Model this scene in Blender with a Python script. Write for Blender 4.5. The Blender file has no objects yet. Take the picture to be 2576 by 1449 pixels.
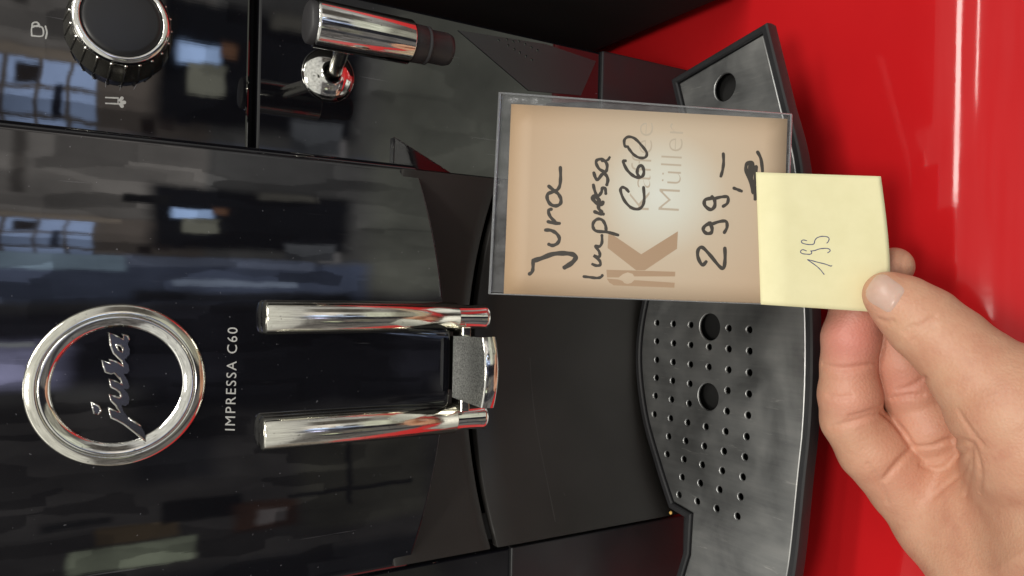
import bpy, math, random
import numpy as np
from mathutils import Vector, Matrix
from mathutils.geometry import delaunay_2d_cdt
random.seed(7)
R = math.radians
sc = bpy.context.scene
COL = sc.collection

# ------------------------------------------------------------------ camera
# working space: millimetres, lens at the origin, +X to the machine's right, +Y away from the viewer, Z up.
# world space: metres, red counter at z = 0 (the lens is 337 mm above it).
F_PX = 1874.0
PITCH, ROLL = R(31.0), math.atan(66/3112)
LIFT = 337.0
CF = np.array([0, math.cos(PITCH), -math.sin(PITCH)])
CU = np.array([0, math.sin(PITCH), math.cos(PITCH)])
CX = np.array([1.0, 0, 0])
IX = math.cos(ROLL)*(-CU) + math.sin(ROLL)*CX      # towards the right of the picture
IY = math.sin(ROLL)*(-CU) - math.cos(ROLL)*CX      # towards the bottom of the picture
cam_d = bpy.data.cameras.new('camera')
cam = bpy.data.objects.new('camera', cam_d); COL.objects.link(cam)
cam_d.sensor_width = 36.0; cam_d.sensor_fit = 'HORIZONTAL'
cam_d.lens = 36.0*F_PX/2576
cam_d.clip_start = 0.01; cam_d.clip_end = 60
m = Matrix(((IX[0], -IY[0], -CF[0], 0), (IX[1], -IY[1], -CF[1], 0), (IX[2], -IY[2], -CF[2], 0), (0, 0, 0, 1)))
cam.matrix_world = Matrix.Translation((0, 0, LIFT/1000)) @ m
sc.camera = cam

# ------------------------------------------------------------------ colour management
sc.view_settings.view_transform = 'Standard'
sc.view_settings.look = 'None'
sc.view_settings.exposure = 0.0
sc.view_settings.gamma = 1.0
sc.cycles.max_bounces = 10
sc.cycles.transparent_max_bounces = 16

def ray(px, py):
    return CF + (px-1288)/F_PX*IX + (py-724.5)/F_PX*IY
def atT(px, py, t): return ray(px, py)*t
def atY(px, py, Y): d = ray(px, py); return d*(Y/d[1])
def atZ(px, py, Z): d = ray(px, py); return d*(Z/d[2])

# ------------------------------------------------------------------ world: the dim shop the machine stands in
wd = bpy.data.worlds.new('World'); sc.world = wd; wd.use_nodes = True
nt = wd.node_tree; nt.nodes.clear()
def N(tp, **k):
    n = nt.nodes.new(tp)
    for a, b in k.items(): setattr(n, a, b)
    return n
def mth(op, a, b=None, c=None):
    n = N('ShaderNodeMath', operation=op)
    for i, v in enumerate((a, b, c)):
        if v is None: continue
        if isinstance(v, (int, float)): n.inputs[i].default_value = v
        else: nt.links.new(v, n.inputs[i])
    return n.outputs[0]
def smooth(v, a, b):
    n = N('ShaderNodeMapRange', interpolation_type='SMOOTHSTEP')
    nt.links.new(v, n.inputs[0]); n.inputs[1].default_value = a; n.inputs[2].default_value = b
    return n.outputs[0]
def mixc(fac, a, b):
    n = N('ShaderNodeMix', data_type='RGBA')
    if isinstance(fac, (int, float)): n.inputs[0].default_value = fac
    else: nt.links.new(fac, n.inputs[0])
    for i, v in ((6, a), (7, b)):
        if isinstance(v, tuple): n.inputs[i].default_value = (*v, 1)
        else: nt.links.new(v, n.inputs[i])
    return n.outputs[2]
tc = N('ShaderNodeTexCoord'); sep = N('ShaderNodeSeparateXYZ')
nt.links.new(tc.outputs['Generated'], sep.inputs[0])
wx, wy, wz = sep.outputs
AZ = mth('MULTIPLY', mth('ARCTAN2', wx, mth('MULTIPLY', wy, -1.0)), 180/math.pi)   # 0 = straight behind the viewer, + to the right
EL = mth('MULTIPLY', mth('ARCSINE', wz), 180/math.pi)
wn = N('ShaderNodeTexNoise'); wn.inputs['Scale'].default_value = 16.0; wn.inputs['Detail'].default_value = 4.0; wn.inputs['Roughness'].default_value = .62
nt.links.new(tc.outputs['Generated'], wn.inputs['Vector'])
wsp = N('ShaderNodeSeparateColor'); nt.links.new(wn.outputs['Color'], wsp.inputs[0])
AZ = mth('ADD', AZ, mth('MULTIPLY', mth('SUBTRACT', wsp.outputs[0], .5), 1.1))
EL = mth('ADD', EL, mth('MULTIPLY', mth('SUBTRACT', wsp.outputs[1], .5), 1.0))
nz = N('ShaderNodeTexNoise'); nz.inputs['Scale'].default_value = 9.0; nz.inputs['Detail'].default_value = 5.0
nt.links.new(tc.outputs['Generated'], nz.inputs['Vector'])
# walls: warm grey, floor dark, ceiling pale
c = mixc(smooth(EL, -42, -14), (.10, .09, .08), (.46, .45, .43))
c = mixc(smooth(EL, 6, 24), c, (.66, .65, .60))
vn = mth('MULTIPLY_ADD', nz.outputs[0], 1.8, 0.1)
WORLD_FEATS = []
def env_rect(a0, a1, e0, e1, col, soft=1.0):
    global c
    f = mth('MULTIPLY', smooth(AZ, a0-soft, a0+soft), mth('SUBTRACT', 1.0, smooth(AZ, a1-soft, a1+soft)))
    g = mth('MULTIPLY', smooth(EL, e0-soft, e0+soft), mth('SUBTRACT', 1.0, smooth(EL, e1-soft, e1+soft)))
    c = mixc(mth('MULTIPLY', f, g), c, col)
WARM, WALL = (.75, .66, .55), (.62, .58, .50)
# far walls of the room: shelving to the sides, a light wall behind the machine
env_rect(-178, -80, -30, 12, (.22, .19, .16), 6)
env_rect(80, 178, -30, 14, (.22, .20, .18), 6)
env_rect(34, 60, -25, 6, (.10, .09, .08), 3)
# left of the viewer: brown shelving, a lit strip, boxes
env_rect(-78, -9, -60, 9, (.14, .13, .125), 2)
env_rect(-44, -33, -60, -1, (.05, .05, .055), 1)
env_rect(-31.5, -28.5, -8, -.5, (1.0, 1.1, .8), .3)
env_rect(-28.2, -26, -6.8, -2, (.36, .26, .15), .3)
env_rect(-26.5, -23.5, -11, -5.8, (.02, .02, .02), .3)
env_rect(-25.5, -24.6, -3, 1, (.04, .04, .04), .3)
env_rect(-29, -25, -14.8, -10.4, (.14, .07, .045), .5)
env_rect(-28.2, -26.2, -13.8, -11.8, (.42, .37, .36), .3)
env_rect(-30, -15, -24, -15, (.21, .20, .16), 1)
env_rect(-27, -17, -18.6, -18.2, (.04, .04, .04), .2)
env_rect(-25, -24.4, -23, -14, (.04, .04, .04), .2)
env_rect(-21, -12, -9.5, -4, (.05, .05, .055), 1.2)
# the lighter floor and wall further down
env_rect(5, 40, -36, -20, (.62, .63, .52), 1.5)
env_rect(5, 40, -60, -34, (.30, .29, .24), 3)
# window wall behind the viewer on the right
env_rect(14.4, 34, -8.5, 9, (.80, .74, .68), .4)
env_rect(8.4, 14.6, -8.5, 9, (.50, .42, .36), .4)
env_rect(17, 24, 2.2, 3.0, (.3, .27, .24), .3)
for a0, a1 in ((8.9, 10.2), (10.5, 12.0), (12.25, 13.8)):
    for e0, e1 in ((-1.6, -.2), (0.05, 1.5), (1.75, 3.4), (3.7, 6.5)):
        env_rect(a0, a1, e0, e1, (1.7, 2.25, 3.5), .15)
env_rect(10.3, 12.4, .2, .75, (.05, .06, .10), .2)
env_rect(12.3, 13.5, 1.6, 3.0, (.10, .08, .07), .2)
env_rect(13.9, 14.5, -3.2, 4.5, (.9, .75, .6), .15)
for k in range(5):
    env_rect(9.6+.5*k, 10.3+.8*k, -4.0-1.1*k, -3.1-1.1*k, ((.5, .4, .33), (.09, .06, .05), (.35, .27, .24), (.12, .10, .14), (.5, .35, .28))[k], .25)
# pale table edge and blue-lit floor
env_rect(3.2, 9.6, -20, 9, (.34, .42, .66), .8)
env_rect(7.6, 9.6, -3.6, 3.9, (1.1, 1.5, 1.9), .3)
env_rect(8.4, 9.8, -16, -3.6, (.75, .88, 1.25), .3)
env_rect(5.8, 6.6, -15, -6.5, (1.0, 1.2, 1.6), .25)
env_rect(3.6, 5.0, -19, -4, (.10, .11, .14), .5)
# somebody's dark clothes and the phone-holding arms
env_rect(-12, 4.2, -62, -4, (.02, .02, .025), 2)
env_rect(-8, 3, -10, 12, (.06, .06, .08), 2)
env_rect(-7.2, -2.0, .2, 4.8, (2.0, 2.0, 3.1), 1.4)
env_rect(-2.2, -1.7, 1.5, 9, (2.2, 2.3, 2.4), .2)
env_rect(11, 19.5, -18.5, -5.0, (.022, .024, .03), .7)
env_rect(16.8, 18, -6.3, -3.4, (.03, .03, .03), .2)
env_rect(15.2, 16.4, -9, -6.4, (2.0, 2.8, 4.4), .3)
env_rect(15.8, 16.8, -10, -9, (.7, .35, .2), .3)
env_rect(13.2, 15.2, -9.4, -7.0, (.75, .75, .6), .25)
env_rect(18.6, 19.6, -16, -12, (.9, .85, .72), .4)
env_rect(9.8, 11.2, -18, -16.4, (1.1, 1.05, 1.05), .3)
env_rect(10, 12.3, -17.6, -14, (.35, .37, .4), .3)
# clutter: things of all sizes standing about in the room, darker and lighter than the walls
cb = N('ShaderNodeCombineXYZ'); nt.links.new(mth('MULTIPLY', AZ, .42), cb.inputs[0]); nt.links.new(mth('MULTIPLY', EL, .17), cb.inputs[1])
cn = N('ShaderNodeTexVoronoi', feature='F1', distance='CHEBYCHEV'); cn.inputs['Scale'].default_value = 1.0
nt.links.new(cb.outputs[0], cn.inputs['Vector'])
cs = N('ShaderNodeSeparateColor'); nt.links.new(cn.outputs['Color'], cs.inputs[0])
low = mth('MULTIPLY', mth('SUBTRACT', 1.0, smooth(EL, 3, 10)), mth('MULTIPLY_ADD', smooth(EL, -23, -17), .75, .25))
clut = mth('ADD', mth('MULTIPLY', mth('MULTIPLY', mth('POWER', cs.outputs[0], 1.6), 1.05), low), mth('MULTIPLY_ADD', low, -.45, 1.0))
vn = mth('MULTIPLY', vn, clut)
c2 = N('ShaderNodeMix', data_type='RGBA', blend_type='MULTIPLY'); c2.inputs[0].default_value = 1
nt.links.new(c, c2.inputs[6])
cmb = N('ShaderNodeCombineXYZ')
for i in range(3): nt.links.new(vn, cmb.inputs[i])
nt.links.new(cmb.outputs[0], c2.inputs[7])
bg = N('ShaderNodeBackground'); bg.inputs[1].default_value = 1.0
out = N('ShaderNodeOutputWorld')
nt.links.new(c2.outputs[2], bg.inputs[0]); nt.links.new(bg.outputs[0], out.inputs[0])

# ------------------------------------------------------------------ ceiling lamps of the shop
def area(name, loc, size, size_y, power, col, target):
    l = bpy.data.lights.new(name, 'AREA'); l.shape = 'RECTANGLE'; l.size = size; l.size_y = size_y
    l.energy = power; l.color = col
    o = bpy.data.objects.new(name, l); COL.objects.link(o)
    o.location = loc
    d = Vector(target) - Vector(loc)
    z = -d.normalized(); x = Vector((1, 0, 0)); y = z.cross(x).normalized(); x = y.cross(z)
    o.matrix_world = Matrix.Translation(loc) @ Matrix((x, y, z)).transposed().to_4x4()
    return o
area('ceiling_tube_lamp', (1.05, 0.04, 2.25), 1.5, 0.13, 17, (1, .97, .90), (1.0, .04, 0))
area('ceiling_tube_lamp', (1.38, -0.47, 2.25), 1.5, 0.04, 7, (1, .97, .90), (1.2, -.3, 0))
area('ceiling_tube_lamp', (-1.05, 0.04, 2.25), 2.4, 0.13, 1.6, (1, .96, .90), (-1.0, .04, 0))
area('ceiling_panel_lamp', (-0.32, -0.85, 2.3), 0.5, 0.4, 22, (1, .95, .86), (0, .2, 0))

# ------------------------------------------------------------------ materials
def mat(name):
    m = bpy.data.materials.new(name); m.use_nodes = True
    return m, m.node_tree, m.node_tree.nodes['Principled BSDF']
def noise(t, scale, detail=4, rough=.5, vec=None, map_scale=None, dist=0):
    n = t.nodes.new('ShaderNodeTexNoise'); n.inputs['Scale'].default_value = scale
    n.inputs['Detail'].default_value = detail; n.inputs['Roughness'].default_value = rough
    n.inputs['Distortion'].default_value = dist
    tcn = t.nodes.new('ShaderNodeTexCoord')
    mp = t.nodes.new('ShaderNodeMapping')
    t.links.new(tcn.outputs['Object'], mp.inputs[0])
    if map_scale: mp.inputs['Scale'].default_value = map_scale
    if vec: mp.inputs['Rotation'].default_value = vec
    t.links.new(mp.outputs[0], n.inputs['Vector'])
    return n.outputs[0]
def ramp(t, src, stops):
    r = t.nodes.new('ShaderNodeValToRGB'); t.links.new(src, r.inputs[0])
    e = r.color_ramp.elements
    while len(e) < len(stops): e.new(.5)
    for i, (p, cl) in enumerate(stops):
        e[i].position = p; e[i].color = (*cl, 1) if isinstance(cl, tuple) else (cl, cl, cl, 1)
    return r.outputs[0]
def bump(t, bsdf, src, strength, dist=.0002):
    b = t.nodes.new('ShaderNodeBump'); b.inputs['Strength'].default_value = strength; b.inputs['Distance'].default_value = dist
    t.links.new(src, b.inputs['Height']); t.links.new(b.outputs[0], bsdf.inputs['Normal'])
def simple(name, col, rough, metal=0, ior=1.5, **k):
    m, t, b = mat(name)
    b.inputs['Base Color'].default_value = (*col, 1); b.inputs['Roughness'].default_value = rough
    b.inputs['Metallic'].default_value = metal; b.inputs['IOR'].default_value = ior
    return m
M = {}
# glossy black plastic with dust and faint wipe marks
m, t, b = mat('gloss_black')
dust = ramp(t, noise(t, 620, 1.5), [(.0, 0), (.755, 0), (.79, 1.0)])
hair = ramp(t, noise(t, 160, 2, .5, vec=(0, R(28), 0), map_scale=(3.2, 1, .10)), [(.0, 0), (.735, 0), (.76, .55)])
mxs = t.nodes.new('ShaderNodeMath'); mxs.operation = 'MAXIMUM'; t.links.new(dust, mxs.inputs[0]); t.links.new(hair, mxs.inputs[1])
mx = t.nodes.new('ShaderNodeMix'); mx.data_type = 'RGBA'
t.links.new(mxs.outputs[0], mx.inputs[0]); mx.inputs[6].default_value = (.006, .006, .008, 1); mx.inputs[7].default_value = (.10, .10, .11, 1)
t.links.new(mx.outputs[2], b.inputs['Base Color'])
t.links.new(ramp(t, noise(t, 28, 6, .6, dist=.6), [(.3, .010), (.75, .045)]), b.inputs['Roughness'])
b.inputs['IOR'].default_value = 1.72
hz_ = t.nodes.new('ShaderNodeMath'); hz_.operation = 'MULTIPLY_ADD'; hz_.inputs[1].default_value = .035
t.links.new(noise(t, 700, 3, .7, vec=(0, R(20), 0), map_scale=(1, 1, .05)), hz_.inputs[0]); t.links.new(noise(t, 14, 3), hz_.inputs[2])
bump(t, b, hz_.outputs[0], .07, .0006)
M['gloss'] = m
m, t, b = mat('matte_charcoal_plastic')
t.links.new(ramp(t, noise(t, 22, 5), [(.3, (.017, .0155, .014)), (.7, (.026, .0235, .022))]), b.inputs['Base Color'])
b.inputs['Roughness'].default_value = .42
bump(t, b, noise(t, 1600, 2), .25, .0001)
M['matte'] = m
m, t, b = mat('satin_black_rim')
b.inputs['Base Color'].default_value = (.022, .022, .024, 1)
t.links.new(ramp(t, noise(t, 60, 5), [(.3, .28), (.7, .5)]), b.inputs['Roughness'])
bump(t, b, noise(t, 900, 2), .15, .0001)
M['rim'] = m
M['grey_satin'] = simple('dark_grey_satin', (.030, .031, .034), .33)
M['knob'] = simple('knob_smoked_plastic', (.20, .19, .165), .24, .85)
M['deep'] = simple('deep_black', (.004, .004, .004), .8)
M['satin'] = simple('soft_touch_black', (.018, .018, .020), .38)
m, t, b = mat('rubber')
b.inputs['Base Color'].default_value = (.026, .025, .027, 1); b.inputs['Roughness'].default_value = .5
bump(t, b, noise(t, 300, 4), .2, .0002)
M['rubber'] = m
def chrome(name, col, rough, bs):
    m, t, b = mat(name)
    b.inputs['Base Color'].default_value = (*col, 1); b.inputs['Metallic'].default_value = 1
    t.links.new(ramp(t, noise(t, 220, 5, .6), [(.35, rough), (.75, rough+.10)]), b.inputs['Roughness'])
    pit = ramp(t, noise(t, 900, 3, .6), [(.0, col), (.64, col), (.72, tuple(v*.45 for v in col))])
    t.links.new(pit, b.inputs['Base Color'])
    bump(t, b, noise(t, 120, 3), bs, .0002)
    return m
M['chrome'] = chrome('chrome_plating', (.80, .79, .75), .04, .12)
M['chrome_worn'] = chrome('worn_chrome_plating', (.78, .76, .68), .09, .25)
m, t, b = mat('stippled_metal')
b.inputs['Metallic'].default_value = 1
t.links.new(ramp(t, noise(t, 1500, 3, .7), [(.35, (.17, .175, .17)), (.68, (.62, .63, .61))]), b.inputs['Base Color'])
b.inputs['Roughness'].default_value = .42
bump(t, b, noise(t, 1500, 2), .5, .0002)
M['stipple'] = m
M['script'] = simple('smoked_metal_lettering', (.20, .20, .205), .22, 1)
m, t, b = mat('brushed_steel')
b.inputs['Metallic'].default_value = 1
wear = noise(t, 26, 6, .62, dist=.4)
scr = noise(t, 260, 4, .7, vec=(0, 0, R(25)), map_scale=(1, .06, 1))
mm = t.nodes.new('ShaderNodeMath'); mm.operation = 'MULTIPLY_ADD'; mm.inputs[1].default_value = .45
t.links.new(scr, mm.inputs[0]); t.links.new(wear, mm.inputs[2])
spk = ramp(t, noise(t, 420, 3, .7, vec=(0, 0, R(-35)), map_scale=(1, .12, 1)), [(.0, 0), (.66, 0), (.74, 1)])
sm_ = t.nodes.new('ShaderNodeMix'); sm_.data_type = 'RGBA'; t.links.new(spk, sm_.inputs[0]); sm_.inputs[7].default_value = (.62, .62, .60, 1)
t.links.new(sm_.outputs[2], b.inputs['Base Color'])
t.links.new(ramp(t, mm.outputs[0], [(.30, (.12, .12, .115)), (.47, (.28, .285, .285)), (.72, (.40, .405, .405)), (.95, (.50, .50, .49))]), sm_.inputs[6])
t.links.new(ramp(t, wear, [(.3, .36), (.7, .52)]), b.inputs['Roughness'])
bump(t, b, scr, .35, .00012)
M['steel'] = m
m, t, b = mat('red_counter')
t.links.new(ramp(t, noise(t, 9, 5), [(.3, (.49, .010, .013)), (.7, (.56, .013, .016))]), b.inputs['Base Color'])
t.links.new(ramp(t, noise(t, 40, 6, .65, map_scale=(.35, 1, 1)), [(.3, .045), (.75, .13)]), b.inputs['Roughness'])
b.inputs['IOR'].default_value = 1.36
rs_ = t.nodes.new('ShaderNodeMath'); rs_.operation = 'MULTIPLY_ADD'; rs_.inputs[1].default_value = .25
t.links.new(noise(t, 260, 4, .7, vec=(0, 0, R(40)), map_scale=(1, .05, 1)), rs_.inputs[0]); t.links.new(noise(t, 60, 3), rs_.inputs[2])
bump(t, b, rs_.outputs[0], .10, .0003)
M['red'] = m
# card: tan print with a pale glow in the middle (flat print)
m, t, b = mat('tan_card')
M['card_nodes'] = (t, b); M['card'] = m
b.inputs['Roughness'].default_value = .55
m, t, b = mat('yellow_note_paper')
t.links.new(ramp(t, noise(t, 120, 6, .6), [(.3, (.79, .74, .45)), (.7, (.83, .78, .49))]), b.inputs['Base Color'])
b.inputs['Roughness'].default_value = .75
b.inputs['Subsurface Weight'].default_value = 0
bump(t, b, noise(t, 300, 6, .75), .35, .00015)
M['note'] = m
M['marker'] = simple('black_marker_ink', (.035, .028, .022), .6)
M['pen'] = simple('blue_ballpoint_ink', (.035, .05, .17), .6)
M['logo_brown'] = simple('brown_print', (.36, .24, .15), .6)
M['logo_grey'] = simple('faint_grey_print', (.43, .365, .285), .6)
M['white_print'] = simple('white_print', (.62, .62, .60), .5)
m, t, b = mat('clear_acrylic')
t.nodes.remove(b)
tr = t.nodes.new('ShaderNodeBsdfTransparent'); tr.inputs[0].default_value = (.93, .94, .95, 1)
gl = t.nodes.new('ShaderNodeBsdfGlossy'); gl.inputs['Roughness'].default_value = .06
df = t.nodes.new('ShaderNodeBsdfDiffuse'); df.inputs[0].default_value = (.6, .6, .62, 1)
fr = t.nodes.new('ShaderNodeFresnel'); fr.inputs[0].default_value = 1.49
m1 = t.nodes.new('ShaderNodeMixShader'); m2 = t.nodes.new('ShaderNodeMixShader')
t.links.new(fr.outputs[0], m1.inputs[0]); t.links.new(tr.outputs[0], m1.inputs[1]); t.links.new(gl.outputs[0], m1.inputs[2])
t.links.new(ramp(t, noise(t, 90, 6, .8, map_scale=(1, .4, .4)), [(.42, .03), (.62, .10), (.70, .55)]), m2.inputs[0])
t.links.new(m1.outputs[0], m2.inputs[1]); t.links.new(df.outputs[0], m2.inputs[2])
t.links.new(m2.outputs[0], t.nodes['Material Output'].inputs[0])
M['acrylic'] = m
m, t, b = mat('polished_acrylic_edge')
b.inputs['Base Color'].default_value = (.42, .43, .45, 1); b.inputs['Roughness'].default_value = .12
b.inputs['Transmission Weight'].default_value = .65; b.inputs['IOR'].default_value = 1.49
M['acrylic_edge'] = m
# skin
m, t, b = mat('skin')
n1 = noise(t, 55, 6, .68); n2 = noise(t, 260, 6, .7)
colr = ramp(t, n1, [(.28, (.50, .225, .145)), (.5, (.57, .295, .19)), (.72, (.61, .35, .23))])
b.inputs['Roughness'].default_value = .48
b.inputs['Subsurface Weight'].default_value = .12
b.inputs['Subsurface Radius'].default_value = (1.0, .35, .18)
b.inputs['Subsurface Scale'].default_value = .004
t.links.new(colr, b.inputs['Base Color'])
vor = t.nodes.new('ShaderNodeTexVoronoi'); vor.inputs['Scale'].default_value = 900
tcn = t.nodes.new('ShaderNodeTexCoord'); t.links.new(tcn.outputs['Object'], vor.inputs['Vector'])
ad = t.nodes.new('ShaderNodeMath'); ad.operation = 'ADD'
t.links.new(vor.outputs[0], ad.inputs[0]); t.links.new(n2, ad.inputs[1])
bump(t, b, ad.outputs[0], .5, .00025)
M['skin'] = m; M['skin_tree'] = (t, b, colr)
m, t, b = mat('fingernail')
t.links.new(ramp(t, noise(t, 160, 3), [(.3, (.56, .36, .29)), (.7, (.62, .42, .35))]), b.inputs['Base Color'])
b.inputs['Roughness'].default_value = .28
b.inputs['Subsurface Weight'].default_value = .15; b.inputs['Subsurface Scale'].default_value = .002
b.inputs['Specular IOR Level'].default_value = .4
M['nail'] = m
M['crumb'] = simple('golden_crumb', (.75, .45, .12), .4)

# ------------------------------------------------------------------ object helpers
ORIG = {}
def W(p, o=(0, 0, 0)):
    return ((p[0])/1000-o[0], (p[1])/1000-o[1], (p[2]+LIFT)/1000-o[2])
def thing(name, label, cat, p, group=None):
    o = bpy.data.objects.new(name, None); COL.objects.link(o)
    w = W(p); o.location = w; o['label'] = label; o['category'] = cat
    o.empty_display_size = .02
    if group: o['group'] = group
    ORIG[o.name] = w
    return o
def mesh(name, verts, faces, material, parent=None, smooth_=True, label=None, flat_angle=None):
    o0 = (0, 0, 0)
    if parent is not None:
        o0 = ORIG[parent.name]
    me = bpy.data.meshes.new(name)
    me.from_pydata([W(v, o0) for v in verts], [], faces)
    me.update()
    if smooth_ is True: me.polygons.foreach_set('use_smooth', [True]*len(me.polygons))
    if material is not None: me.materials.append(material)
    o = bpy.data.objects.new(name, me); COL.objects.link(o)
    if parent is not None:
        o.parent = parent; ORIG[o.name] = o0
    else: ORIG[o.name] = (0, 0, 0)
    if label: o['label'] = label
    if flat_angle is not None:
        me.set_sharp_from_angle(angle=R(flat_angle))
    return o
class G:
    def __init__(s): s.v = []; s.f = []
    def add(s, v, f):
        b = len(s.v); s.v += [tuple(p) for p in v]; s.f += [tuple(i+b for i in q) for q in f]
    def grid(s, rows, closed=False, flip=False):
        h, w = len(rows), len(rows[0]); v = [p for r in rows for p in r]; f = []
        for i in range(h-1):
            for j in range(w if closed else w-1):
                k = (j+1) % w
                q = (i*w+j, i*w+k, (i+1)*w+k, (i+1)*w+j)
                f.append(q[::-1] if flip else q)
        s.add(v, f)
    def lathe(s, cen, axis, prof, n=64, ref=None, cap0=True, cap1=True):
        """prof: (radius, distance along axis)"""
        a = np.array(axis, float); a /= np.linalg.norm(a)
        r0 = np.array(ref if ref is not None else ([1, 0, 0] if abs(a[0]) < .9 else [0, 1, 0]), float)
        u = np.cross(a, r0); u /= np.linalg.norm(u); w = np.cross(a, u); cen = np.array(cen, float)
        rows = [[cen+a*h+(u*math.cos(2*math.pi*j/n)+w*math.sin(2*math.pi*j/n))*r for j in range(n)] for r, h in prof]
        b = len(s.v)
        s.grid(rows, True, True)
        if cap0: s.f.append(tuple(b+j for j in range(n)))
        if cap1:
            k = b+(len(prof)-1)*n; s.f.append(tuple(k+j for j in reversed(range(n))))
    def tube(s, pts, rad, n=10, flat=None, nrm=None):
        pts = [np.array(p, float) for p in pts]; rows = []
        for i, p in enumerate(pts):
            d = pts[min(i+1, len(pts)-1)]-pts[max(i-1, 0)]; d = d/(np.linalg.norm(d)+1e-9)
            ref = np.array(nrm if nrm is not None else [0.13, .3, 1.0]); u = np.cross(d, ref); u /= np.linalg.norm(u)+1e-9; w = np.cross(u, d)
            r = rad[i] if hasattr(rad, '__len__') else rad
            rows.append([p+u*math.cos(2*math.pi*j/n)*r+w*math.sin(2*math.pi*j/n)*r*(flat or 1) for j in range(n)])
        b = len(s.v); s.grid(rows, True)
        s.f.append(tuple(b+j for j in reversed(range(n)))); k = b+(len(rows)-1)*n; s.f.append(tuple(k+j for j in range(n)))
    def box(s, x0, x1, y0, y1, z0, z1):
        v = [(x, y, z) for z in (z0, z1) for y in (y0, y1) for x in (x0, x1)]
        s.add(v, [(0, 2, 3, 1), (4, 5, 7, 6), (0, 1, 5, 4), (2, 6, 7, 3), (0, 4, 6, 2), (1, 3, 7, 5)])
    def make(s, name, material, parent=None, **k): return mesh(name, s.v, s.f, material, parent, **k)
def bevel(o, w, seg=3):
    md = o.modifiers.new('edge_rounding', 'BEVEL'); md.width = w/1000; md.segments = seg; md.limit_method = 'ANGLE'; md.angle_limit = R(35)
    md.harden_normals = False
    return o
def prism(outer, holes, top, bottom, chamfer=0, hole_r=None):
    """polygon with holes; top/bottom map a 2-D point to 3-D. returns G"""
    g = G(); loops = [outer]+holes; pts = []; edges = []
    for lp in loops:
        b = len(pts); pts += [Vector(p) for p in lp]; edges += [(b+i, b+(i+1) % len(lp)) for i in range(len(lp))]
    v, e, f, ov, oe, of = delaunay_2d_cdt(pts, edges, [], 2 if False else 1, 1e-5)
    # keep triangles inside the outer loop and outside every hole
    def inside(p, lp):
        c_ = False; j = len(lp)-1
        for i in range(len(lp)):
            xi, yi = lp[i]; xj, yj = lp[j]
            if (yi > p[1]) != (yj > p[1]) and p[0] < (xj-xi)*(p[1]-yi)/(yj-yi)+xi: c_ = not c_
            j = i
        return c_
    bbs = [(min(p[0] for p in lp), max(p[0] for p in lp), min(p[1] for p in lp), max(p[1] for p in lp)) for lp in holes]
    keep = []
    for q in f:
        cx = sum(v[i][0] for i in q)/len(q); cy = sum(v[i][1] for i in q)/len(q)
        if not inside((cx, cy), outer): continue
        if any(bb[0] <= cx <= bb[1] and bb[2] <= cy <= bb[3] and inside((cx, cy), lp) for lp, bb in zip(holes, bbs)): continue
        keep.append(tuple(q))
    V2 = [tuple(p) for p in v]
    g.add([top(p) for p in V2], keep)
    g.add([bottom(p) for p in V2], [q[::-1] for q in keep])
    for lp in loops:
        n = len(lp)
        g.add([top(p) for p in lp]+[bottom(p) for p in lp], [(i, (i+1) % n, n+(i+1) % n, n+i) for i in range(n)])
    return g
def catmull(pts, n=6):
    P = [np.array(p, float) for p in pts]
    if len(P) < 3: return [P[0]+(P[-1]-P[0])*i/8 for i in range(9)]
    o = []
    for i in range(len(P)-1):
        p0 = P[max(i-1, 0)]; p1 = P[i]; p2 = P[i+1]; p3 = P[min(i+2, len(P)-1)]
        for k in range(n):
            s = k/n
            o.append(.5*((2*p1)+(-p0+p2)*s+(2*p0-5*p1+4*p2-p3)*s*s+(-p0+3*p1-3*p2+p3)*s**3))
    o.append(P[-1]); return o
CNT = [0]
def stroke(g, pts, width, place, n=6, taper=.0, lift=.02):
    """pen stroke: slightly crowned ribbon with round ends. place(x, y, lift_mm) -> 3-D"""
    q = catmull(pts, n); L = len(q)
    ex0 = q[0]-q[1]; ex0 = ex0/(np.linalg.norm(ex0)+1e-9); ex1 = q[-1]-q[-2]; ex1 = ex1/(np.linalg.norm(ex1)+1e-9)
    hw = width/2
    ext = []
    for k in range(4, 0, -1):
        a = k/4*math.pi/2; ext.append((q[0]+ex0*hw*.9*math.sin(a), math.cos(a)))
    mid = [(p, 1+.10*math.sin(i*.9+len(q))) for i, p in enumerate(q)]
    ext2 = []
    for k in range(1, 5):
        a = k/4*math.pi/2; ext2.append((q[-1]+ex1*hw*.9*math.sin(a), math.cos(a)))
    S = ext+mid+ext2; rows = []
    for i, (p, s_) in enumerate(S):
        d = S[min(i+1, len(S)-1)][0]-S[max(i-1, 0)][0]; d = d/(np.linalg.norm(d)+1e-9); nn = np.array([-d[1], d[0]])
        CNT[0] = (CNT[0]+1) % 4000
        l0 = lift+CNT[0]*.00002
        w = hw*max(s_, .05)
        rows.append([place(*(p-nn*w), l0), place(*(p-nn*w*.4), l0+.02), place(*(p+nn*w*.4), l0+.02), place(*(p+nn*w), l0)])
    g.grid(rows)
def text_mesh(s, spacing=1.0, thin=0.0):
    cu = bpy.data.curves.new('txt', 'FONT'); cu.body = s; cu.space_character = spacing; cu.offset = thin; cu.resolution_u = 4
    ob = bpy.data.objects.new('txt', cu); COL.objects.link(ob)
    dg = bpy.context.evaluated_depsgraph_get(); me = bpy.data.meshes.new_from_object(ob.evaluated_get(dg))
    v = [tuple(x.co) for x in me.vertices]; f = [tuple(p.vertices) for p in me.polygons]
    bpy.data.objects.remove(ob); bpy.data.curves.remove(cu); bpy.data.meshes.remove(me)
    return v, f
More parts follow.
